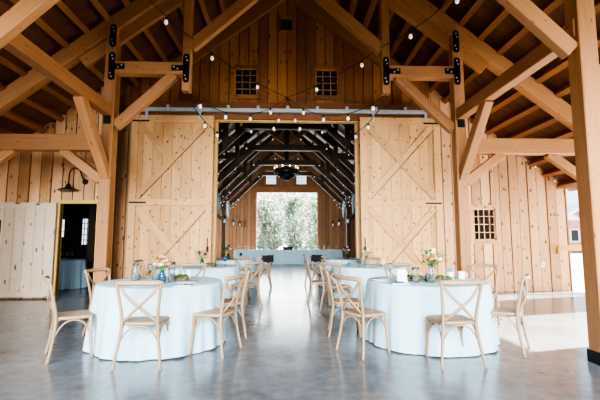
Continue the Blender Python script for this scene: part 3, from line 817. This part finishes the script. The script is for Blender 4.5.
# left front table
vase('flower_vase', 'blue glass vase holding the peach and white bouquet on the left front table', -1.55, 5.02, ZT, M['blueglass'], .17, .042, .62)
bouquet('peach and blush bouquet in the blue vase on the left front table', -1.55, 5.02, ZT + .17, .12, .125, ['cream', 'peach', 'pink', 'cream', 'peach', 'pink'], 3, 11, 110)
wood_slice('mossy wood slice on the left front table, right of the blue vase', -1.44, 5.38, ZT, .13, 5)
vase('candle_cylinder', 'tall clear glass cylinder left of the blue vase on the left front table', -1.72, 5.30, ZT, M['glass'], .24, .045, 1.0, 'vase')
vase('candle_cylinder', 'tall clear glass cylinder right of the blue vase on the left front table', -1.46, 5.12, ZT, M['glass'], .26, .042, 1.0, 'vase')
vase('water_carafe', 'clear glass carafe at the left side of the left front table', -2.02, 5.40, ZT, M['glass'], .22, .055, .6, 'carafe')
wineglass('wine_glass', 'clear wine glass beside the carafe on the left front table', -1.90, 5.62, ZT, M['glass'], .21)
plate('white plate on the right half of the left front table', -1.22, 5.02, ZT)
napkin('folded white napkin with a dark knife at the right of the left front table', -1.22, 5.02 - .3, .3)
knife('dark knife on the napkin at the right of the left front table', -1.20, 4.73, .3)
plate('white plate before the front chair of the left front table', -1.70, 4.78, ZT)
tag(MB().lathe([(.036, 0), (.042, .005), (.046, .11), (.043, .11), (.039, .01), (.001, .008)], 18).build('white_cup', M['white'], None, (-1.40, 5.75, ZT)), 'white cup behind the bouquet on the left front table', 'cup')
# right front table
vase('flower_vase', 'large clear bottle vase holding the bouquet on the right front table', 1.83, 4.98, ZT, M['glass'], .24, .058, .55)
bouquet('peach and cream bouquet in the clear bottle on the right front table', 1.84, 4.98, ZT + .22, .16, .15, ['cream', 'peach', 'cream', 'pink', 'cream', 'peach'], 8, 11, 120)
wood_slice('mossy wood slice under the clear bottle group on the right front table', 2.02, 5.20, ZT, .17, 9)
wood_slice('mossy wood slice left of the clear bottle on the right front table', 1.68, 5.24, ZT, .13, 14)
vase('candle_cylinder', 'clear glass cylinder left of the bottle vase on the right front table', 1.64, 5.00, ZT, M['glass'], .19, .045, 1.0)
mc = thing('menu_card', 'white folded menu card standing on the right front table', 'card', (1.46, 4.98, ZT), .1)
MB().bar((-.055, -.035, 0), (-.0, -.0, .165), .004, .0) if False else None
mb = MB(); mb.quad((-.06, -.03, 0), (.06, -.03, 0), (.06, 0, .165), (-.06, 0, .165)); mb.quad((.06, .03, 0), (-.06, .03, 0), (-.06, 0, .165), (.06, 0, .165))
mb.build('card_panel', M['white'], mc)
napkin('folded white napkin at the left of the right front table', 1.40, 4.85, -.2)
knife('dark knife on the napkin at the left of the right front table', 1.36, 4.88, .1)
plate('white plate at the left of the right front table', 1.25, 5.28, ZT)
tag(MB().lathe([(.040, 0), (.045, .005), (.048, .10), (.045, .10), (.041, .01), (.001, .008)], 18).build('white_cup', M['white'], None, (2.25, 5.40, ZT)), 'white cup holding a teal napkin on the right front table', 'cup')
mb = MB(); mb.bar((0, 0, .01), (.01, 0, .15), .05, .012, (0, 1, 0), .5); mb.bar((-.015, .01, .01), (-.03, .01, .13), .05, .010, (0, 1, 0), .5)
tag(mb.build('teal_napkin', M['teal'], None, (2.25, 5.40, ZT)), 'teal napkin standing in the white cup on the right front table', 'napkin')
mg = thing('white_mug', 'white mug at the right edge of the right front table', 'mug', (2.42, 5.42, ZT))
MB().lathe([(.042, 0), (.046, .005), (.046, .105), (.042, .105), (.041, .01), (.001, .008)], 18).build('body', M['white'], mg)
MB().tube([(.045, 0, .085), (.075, 0, .08), (.078, 0, .04), (.045, 0, .025)], .006, 6).build('handle', M['white'], mg)
wineglass('wine_glass', 'clear wine glass behind the menu card on the right front table', 1.50, 5.70, ZT, M['glass'], .20)
# second tables
vase('flower_vase', 'blue vase with dark and coral flowers on the second left table', -1.73, 8.20, ZT, M['blueglass'], .15, .045, .7)
bouquet('coral and plum bouquet on the second left table', -1.73, 8.20, ZT + .15, .1, .14, ['peach', 'plum', 'pink', 'peach', 'plum'], 21, 10, 90)
wood_slice('mossy wood slice under the blue vase side of the second left table', -1.55, 8.10, ZT, .13, 22)
vase('flower_vase', 'clear vase with white flowers on the second right table', 1.62, 7.95, ZT, M['glass'], .20, .05, .6)
bouquet('white and green bouquet on the second right table', 1.62, 7.95, ZT + .19, .14, .13, ['cream', 'cream', 'pink'], 25, 8, 90)
wineglass('blue_goblet', 'blue goblet at the aisle edge of the second left table', -1.28, 8.35, ZT, M['blueglass'], .19)
wineglass('blue_goblet', 'blue goblet in front of the flowers on the second right table', 1.42, 7.75, ZT, M['blueglass'], .17)
tag(MB().blob((0, 0, .035), .05, .7, 8, 5, jit=.008).build('teal_napkin', M['teal'], None, (1.30, 8.15, ZT)), 'crumpled teal napkin on the second right table', 'napkin')
plate('white plate on the near side of the second left table', -1.5, 7.70, ZT); plate('white plate on the near side of the second right table', 1.85, 7.62, ZT)
tag(MB().lathe([(.03, 0), (.034, .13), (.001, .13)], 14).build('pillar_candle', M['cream'], None, (2.0, 8.1, ZT)), 'cream pillar candle on the second right table', 'candle')
# back hall tables
vase('flower_vase', 'dark vase on the left back hall table', -1.62, 11.1, ZT, M['brownbox'], .16, .05, .7)
bouquet('dark plum bouquet on the left back hall table', -1.62, 11.1, ZT + .16, .1, .17, ['plum', 'plum', 'pink'], 31, 9, 50)
vase('flower_vase', 'dark vase on the right back hall table', 1.72, 11.2, ZT, M['brownbox'], .15, .05, .7)
bouquet('plum and blush bouquet on the right back hall table', 1.72, 11.2, ZT + .15, .1, .17, ['plum', 'pink', 'plum'], 34, 9, 50)
wineglass('blue_goblet', 'blue goblet on the left back hall table', -1.25, 10.9, ZT, M['blueglass'], .19)
wineglass('wine_glass', 'clear wine glass on the right back hall table', 1.25, 11.1, ZT, M['glass'], .2)
# jackets over chair backs
def jacket(label, x, y, rz, w=.40):
    mb = MB(); n = 9
    prof = [(-.06, .74), (-.055, .82), (-.045, .895), (0, .905), (.035, .89), (.045, .80)]
    for i in range(n):
        u = -w / 2 + w * i / (n - 1)
        for j, (q, z) in enumerate(prof): mb.v.append(Vector((u, -.27 + q + .008 * math.sin(i * 1.9 + j), z + .012 * math.sin(i * 1.3) * (1 if j in (0, 5) else .2))))
    k = len(prof)
    for i in range(n - 1):
        for j in range(k - 1): mb.face((i * k + j, i * k + j + 1, (i + 1) * k + j + 1, (i + 1) * k + j), [(0, 0)] * 4, .5, True)
    o = mb.build('jacket', M['darkcloth'], None, (x, y, 0), rotz=rz)
    m_ = o.modifiers.new('thick', 'SOLIDIFY'); m_.thickness = .012
    tag(o, label, 'jacket')
c = CHAIRS[20]; jacket('black jacket over a chair back at the left back hall table', c[0], c[1], math.atan2(-c[2][0], c[2][1]))
c = CHAIRS[23]; jacket('black jacket over a chair back at the right back hall table', c[0], c[1], math.atan2(-c[2][0], c[2][1]), .30)

# head table decorations
HZ = .772
bx = thing('wooden_crate', 'dark wooden crate on the head table before the bright opening', 'crate', (.08, 21.5, HZ))
mb = MB(); mb.box(-.26, .26, -.12, -.105, 0, .17, 0); mb.box(-.26, .26, .105, .12, 0, .17, 0); mb.box(-.26, -.24, -.105, .105, 0, .17, 1); mb.box(.24, .26, -.105, .105, 0, .17, 1); mb.box(-.24, .24, -.105, .105, 0, .02, 0)
mb.build('crate_sides', M['brownbox'], bx)
MB().tube([(-.2, 0, .02), (-.2, 0, .24)], .02, 8).tube([(.2, 0, .02), (.2, 0, .24)], .02, 8).build('bottle_necks', M['blackmetal'], bx)
random.seed(50)
for i, x in enumerate((-2.55, -2.2, -1.8, -1.35, -.95, -.5, .75, 1.2, 1.75, 2.3, 2.7)):
    w = ['at its left end', 'second from its left end', 'third from its left end', 'fourth from its left end', 'fifth from its left end', 'just left of the crate', 'just right of the crate', 'second right of the crate', 'third right of the crate', 'second from its right end', 'at its right end'][i]
    vase('bud_vase', 'small glass bud vase on the head table, ' + w, x, 21.40, HZ, M['glass'], .09, .035, .7, 'vase', 'bud vases along the head table')
    bouquet('small posy on the head table, ' + w, x, 21.40, HZ + .09, .06, .10 + rnd(-.02, .03), random.choice([['cream', 'pink'], ['pink', 'peach'], ['cream', 'cream']]), 60 + i, 5, 14, 'posies along the head table')
for i, x in enumerate((-2.0, -1.1, 1.0, 2.05)):
    w = ['far left', 'inner left', 'inner right', 'far right'][i]
    tag(MB().lathe([(.03, 0), (.03, .2 + .04 * (i % 2)), (.001, .21 + .04 * (i % 2))], 12).build('pillar_candle', M['cream'], None, (x, 21.36, HZ)), 'cream pillar candle on the head table, %s of four' % w, 'candle', 'pillar candles along the head table')
# side room glassware
for i, (dx, dy) in enumerate(((-.1, -.25), (.05, -.3), (.18, -.2), (-.2, -.1), (.0, -.1), (.2, 0))):
    wineglass('wine_glass', 'clear wine glass on the cloth table inside the dark side room', -6.15 + dx, 11.2 + dy, ZT, M['glass'], .22, group='wine glasses in the side room')

# ---------------------------------------------------------------- string lights
def strand(label, P, sag, bulbs, group='string lights', n=14, bscale=1.0):
    """cord through P with sag between points; bulbs = positions 0..1 along each span"""
    root = thing('string_light', label, 'string light', (0, 0, 0), group=group)
    pts = []
    for a, b in zip(P[:-1], P[1:]):
        a = Vector(a); b = Vector(b)
        for i in range(n):
            t = i / n; q = a.lerp(b, t); q.z -= sag * 4 * t * (1 - t); pts.append(q)
    pts.append(Vector(P[-1]))
    MB().tube(pts, .008, 5).build('cord', M['cord'], root)
    for k, t in enumerate(bulbs):
        f = t * (len(P) - 1); i = min(int(f), len(P) - 2); u = f - i
        q = Vector(P[i]).lerp(Vector(P[i + 1]), u); q.z -= sag * 4 * u * (1 - u)
        s = bscale
        b = MB().lathe([(.001, -.150 * s), (.022 * s, -.142 * s), (.034 * s, -.115 * s), (.030 * s, -.085 * s), (.018 * s, -.058 * s)], 10).build('bulb', M['bulb'], root, tuple(q))
        MB().lathe([(.021 * s, -.066 * s), (.021 * s, -.015 * s), (.010 * s, 0)], 8).build('socket', M['cord'], b)
    return root
C0 = (0, 9.50, 4.86)
strand('string light rising from the gable centre to the upper left roof', [C0, (-1.88, 7.27, 5.22), (-2.65, 5.6, 5.6), (-3.0, 4.3, 6.1)], .10, [.12, .27, .45, .62, .8])
strand('string light rising from the gable centre to the upper right roof', [C0, (1.90, 7.27, 5.10), (2.85, 5.6, 5.3), (3.2, 4.3, 5.7)], .10, [.12, .27, .45, .62, .8])
strand('string light swagged along the door track, left half', [C0, (-1.95, 7.35, 4.16)], .46, [.2, .42, .66, .88])
strand('string light swagged along the door track, right half', [C0, (1.97, 7.35, 4.16)], .46, [.2, .42, .66, .88])
strand('string light dipping from the left hammer post into the barn door opening', [(-1.95, 7.35, 4.10), (-1.72, 9.9, 4.05), (-2.4, 12.1, 4.4)], .12, [.25, .45, .75])
strand('string light dipping from the right hammer post into the barn door opening', [(1.97, 7.35, 4.10), (1.72, 9.9, 4.05), (2.4, 12.1, 4.4)], .12, [.25, .45, .75])
strand('string light running back through the opening left of the centre', [C0, (-.35, 9.9, 4.25), (-1.5, 12.1, 4.85)], .05, [.3, .48, .8])
strand('string light running back through the opening right of the centre', [C0, (.35, 9.9, 4.25), (1.5, 12.1, 4.85)], .05, [.3, .48, .8])
bk = [.08, .2, .32, .44, .56, .68, .8, .92]
for y0, y1, w in ((12.05, 15.05, 'first'), (15.05, 18.05, 'second'), (18.05, 21.1, 'third')):
    strand('string light crossing the %s back hall bay from left to right' % w, [(-3.1, y0, 3.9), (-1.9, (y0 + y1) / 2, 4.5), (0, y0, 4.75), (1.9, (y0 + y1) / 2, 4.5), (3.1, y0, 3.9)], .12, bk, bscale=.62)
    strand('string light along the left posts in the %s back hall bay' % w, [(-3.1, y0, 3.0), (-2.3, y0 + 1.4, 3.5), (-3.1, y1, 3.1)], .2, bk, bscale=.62)
    strand('string light along the right posts in the %s back hall bay' % w, [(3.1, y0, 3.0), (2.3, y0 + 1.4, 3.5), (3.1, y1, 3.1)], .2, bk, bscale=.62)

# ---------------------------------------------------------------- chandelier
ch = thing('chandelier', 'dark wagon-ring chandelier with small lamps hanging in the back hall', 'chandelier', (-.02, 15.4, 4.0))
mb = MB()
ring = [(.46 * math.cos(2 * PI * i / 24), .46 * math.sin(2 * PI * i / 24), 0) for i in range(25)]
mb.tube(ring, .035, 8, ry=.09, cap=False); mb.build('ring', M['blackmetal'], ch)
mb = MB(); r2 = [(.30 * math.cos(2 * PI * i / 24), .30 * math.sin(2 * PI * i / 24), -.16) for i in range(25)]
mb.tube(r2, .03, 8, ry=.06, cap=False); mb.build('lower_ring', M['blackmetal'], ch)
MB().blob((0, 0, -.2), .16, .9, 12, 8).build('hub', M['blackmetal'], ch)
for i in range(4):
    a = PI / 2 * i
    MB().bar((.46 * math.cos(a), .46 * math.sin(a), 0), (0, 0, -.16), .03, .05).build('spoke', M['blackmetal'], ch)
    MB().tube([(.46 * math.cos(a), .46 * math.sin(a), 0), (0, 0, .80)], .008, 5).build('chain', M['blackmetal'], ch)
for i in range(10):
    a = 2 * PI * i / 10
    o = MB().lathe([(.02, .0), (.024, .05), (.001, .05)], 8).build('candle_cup', M['blackmetal'], ch, (.46 * math.cos(a), .46 * math.sin(a), .08))
    MB().lathe([(.012, .05), (.024, .08), (.012, .13), (.001, .15)], 8).build('lamp_bulb', M['candle'], o)

# lanterns on the back posts
def lantern(label, x, y, z):
    t = thing('lantern', label, 'lantern', (x, y, z), group='lanterns hanging on the back hall posts')
    mb = MB(); w = .085
    for sx in (-1, 1):
        for sy in (-1, 1): mb.box(sx * w - .008, sx * w + .008, sy * w - .008, sy * w + .008, -.36, -.1, 2, .5)
    mb.box(-w - .015, w + .015, -w - .015, w + .015, -.38, -.355, 0, .5)
    mb.lathe([(w * 1.35, -.1), (.03, -.02), (.012, 0)], 8)
    mb.build('lantern_frame', M['blackmetal'], t)
    MB().lathe([(.045, -.355), (.045, -.19), (.001, -.18)], 12).build('candle', M['bulb'], t)
    MB().box(-w + .01, w - .01, -w + .005, -w + .009, -.35, -.11, 2, .5).build('lantern_glass', M['pane'], t)
    MB().tube([(0, 0, 0), (0, 0, .22), (math.copysign(.30, x), .0, .22)], .010, 6).build('hook', M['blackmetal'], t)
for y, w in ((18.2, 'third'), (21.25, 'fourth')):
    for s, q in ((-1, 'left'), (1, 'right')):
        lantern('black lantern with white candle on the %s post of the %s back hall frame' % (q, w), 2.85 * s, y, 2.45)
lantern('black lantern with white candle by the left end wall of the back hall', -2.85, 24.1, 2.5)
lantern('black lantern with white candle by the right end wall of the back hall', 2.85, 24.1, 2.5)
# pale bundles added to stand in for lit faces of the back posts
for y, w in ((18.1, 'third'), (21.15, 'fourth')):
    for s, q in ((-1, 'left'), (1, 'right')):
        t = MB().tube([(0, 0, 3.42), (.02 * s, 0, 3.2), (0, 0, 2.8), (-.02 * s, 0, 2.5)], [.05, .10, .075, .03], 10, ry=[.03, .06, .05, .03])
        tag(t.build('lit_face_patch', M['linen'], None, (3.10 * s, y - .08, 0)), 'pale shape added for the lit face of the %s post of the %s back hall frame' % (q, w), 'highlight', 'pale shapes added for lit faces of the back hall posts')

# outlet and small fittings
ob = thing('wall_outlet', 'white outdoor outlet cover low on the right aisle wall', 'outlet', (6.62, YR - .0, .72))
MB().lathe([(.06, 0), (.06, .05), (.045, .07), (.001, .072)], 16).build('cover', M['plastic'], ob)
bpy.data.objects[[o.name for o in ob.children][0]].rotation_euler[0] = PI / 2
MB().box(-.045, .045, -.03, 0, -.12, -.04, 2, .5).build('box', M['plastic'], ob)

# ---------------------------------------------------------------- right: rail, yard, house
rl = thing('wooden_rail', 'short golden wooden rail at the end of the right aisle wall', 'rail', (7.25, 9.93, 0))
MB().bar((-.25, 0, 1.10), (1.9, 0, 1.13), .05, .13).build('rail_board', M['yellow'], rl)
MB().box(-.27, -.20, -.02, .06, .95, 1.13, 2).build('bracket', M['yellow'], rl)
MB().box(1.8, 1.9, .0, .1, -.1, 1.2, 2).build('rail_post', M['timber'], rl)
hs = thing('distant_house', 'pale house with a brick front far across the yard on the right', 'building', (33.5, 42, -.1))
MB().box(-4, 4, 0, 6, 0, 3.6, 0).build('wall', M['brick'], hs)
mb = MB(); mb.bar((-4.3, -.3, 3.4), (0, -.3, 5.6), .3, .3); mb.bar((4.3, -.3, 3.4), (0, -.3, 5.6), .3, .3)
mb.quad((-4.4, -.4, 3.4), (0, -.4, 5.7), (0, 6.4, 5.7), (-4.4, 6.4, 3.4)); mb.quad((0, -.4, 5.7), (4.4, -.4, 3.4), (4.4, 6.4, 3.4), (0, 6.4, 5.7))
mb.build('roof', M['slate'], hs)
for x in (-2, 1.6):
    w_ = MB().box(x - .5, x + .5, -.06, .02, 1.2, 2.6, 2).build('window', M['white'], hs)
    MB().box(x - .4, x + .4, -.07, -.06, 1.3, 2.5, 2).build('pane', M['blackmetal'], w_)

# ---------------------------------------------------------------- trees beyond the far opening
def tree(x, y, h, w, seed, mat, label, nleaf=1500):
    random.seed(seed)
    t = thing('tree', label, 'tree', (x, y, -.1), group='trees beyond the far opening')
    tr = MB(); tr.tube([(0, 0, 0), (rnd(-.1, .1), 0, h * .3), (rnd(-.3, .3), 0, h * .62)], [.16, .11, .04], 7)
    for i in range(7):
        a = rnd(0, 6.28); z = h * rnd(.15, .5); tr.tube([(0, 0, z), (w * .5 * math.cos(a), w * .5 * math.sin(a), z + h * .18)], [.05, .015], 5)
    tr.build('trunk', M['bark'], t)
    lf = MB()
    cl = [(rnd(-.5, .5) * w, rnd(-.5, .5) * w, h * rnd(.10, .95)) for _ in range(26)]
    for i in range(nleaf):
        c = random.choice(cl); k = 1 - .55 * abs(c[2] / h - .4)
        p = Vector((c[0] * k + random.gauss(0, .30), c[1] * k + random.gauss(0, .30), max(.05, c[2] + random.gauss(0, .38))))
        d = Vector((random.gauss(0, 1), random.gauss(0, 1), random.gauss(0, 1))).normalized(); e = d.orthogonal().normalized()
        L = rnd(.10, .22)
        lf.quad(p - d * L, p + e * L * .5, p + d * L, p - e * L * .5)
    lf.build('crown', mat, t)
TR = [(-3.9, 35, 5.2, 1.6, 'leafB', 'leftmost'), (-1.5, 34.0, 4.9, 1.6, 'leafA', 'second from the left'), (.8, 35, 5.3, 1.6, 'leafB', 'middle'),
      (3.1, 34, 5.0, 1.6, 'leafA', 'second from the right'), (5.4, 35, 5.2, 1.6, 'leafB', 'rightmost')]
for i, (x, y, h, w, mt, q) in enumerate(TR):
    tree(x, y, h, w, 100 + i, M[mt], 'pale leafy tree beyond the far opening, %s of the front row' % q, 1900)
for i in range(4):
    tree(-5.8 + i * 4.6, 40, 6.2, 3.2, 200 + i, M['leafB' if i % 2 else 'leafA'], 'tall pale tree in the row behind the front trees, %s' % ['leftmost', 'second from left', 'second from right', 'rightmost'][i], 2600)

# ---------------------------------------------------------------- light
w = bpy.data.worlds.new('World'); scene.world = w; w.use_nodes = True
nt = w.node_tree; bg = nt.nodes['Background']
tc = N(nt, 'ShaderNodeTexCoord'); sp = N(nt, 'ShaderNodeSeparateXYZ'); nt.links.new(tc.outputs['Generated'], sp.inputs[0])
rp = N(nt, 'ShaderNodeValToRGB'); rp.color_ramp.elements[0].position = .0; rp.color_ramp.elements[0].color = (.86, .92, 1.0, 1)
rp.color_ramp.elements[1].position = .5; rp.color_ramp.elements[1].color = (.45, .66, .95, 1)
nt.links.new(sp.outputs['Z'], rp.inputs[0]); nt.links.new(rp.outputs[0], bg.inputs[0]); bg.inputs[1].default_value = 2.2
def lamp_(name, kind, loc, tgt, energy, col=(1, 1, 1), size=None):
    l = bpy.data.lights.new(name, kind); l.energy = energy; l.color = col
    if size: l.shape = 'RECTANGLE'; l.size, l.size_y = size
    o = bpy.data.objects.new(name, l); COL.objects.link(o); o.location = loc
    o.rotation_euler = (Vector(tgt) - Vector(loc)).to_track_quat('-Z', 'Y').to_euler()
    return o
sun = lamp_('sun', 'SUN', (20, 6, 15), (20 - 1, 6 - .25, 15 - .56), 60.0, (1, .95, .86)); sun.data.angle = .012
fl = lamp_('daylight_fill_front', 'AREA', (0, -1.9, 2.7), (0, 6, .8), 600, (.90, .96, 1), (13, 2.2)); fl.data.spread = math.radians(60)  # area fill added behind the camera, spread narrowed to keep the roof dim
lamp_('daylight_east', 'AREA', (7.7, 6.9, 1.4), (3, 6.9, 2.2), 260, (1, .98, .95), (1.8, 2.8))
lamp_('daylight_far', 'AREA', (0, Y_FAR + .5, 2.1), (0, 10, 2.0), 260, (.92, .97, 1), (3.6, 4.0))
lamp_('hall_fill', 'AREA', (-6.4, 20.6, 1.6), (0, 20.6, 2.4), 260, (1, .98, .95), (3.8, 2.1))  # area fill added to brighten the back hall

# ---------------------------------------------------------------- camera
F = 392.0
cam = bpy.data.cameras.new('camera'); co = bpy.data.objects.new('camera', cam); COL.objects.link(co); scene.camera = co
cam.sensor_width = 36; cam.sensor_fit = 'HORIZONTAL'; cam.lens = 36 * F / 600; cam.clip_start = .05; cam.clip_end = 500
co.location = (0, 0, 1.31)
yaw = math.atan(13.5 / F); pit = math.atan(40 / F)
d = Vector((math.sin(yaw) * math.cos(pit), math.cos(yaw) * math.cos(pit), math.sin(pit)))
co.rotation_euler = d.to_track_quat('-Z', 'Y').to_euler()
scene.view_settings.view_transform = 'AgX'
scene.view_settings.look = 'AgX - High Contrast'
scene.view_settings.exposure = 0.1
scene.cycles.use_denoising = True
scene.cycles.max_bounces = 8; scene.cycles.diffuse_bounces = 4; scene.cycles.transparent_max_bounces = 8
scene.cycles.sample_clamp_indirect = 6
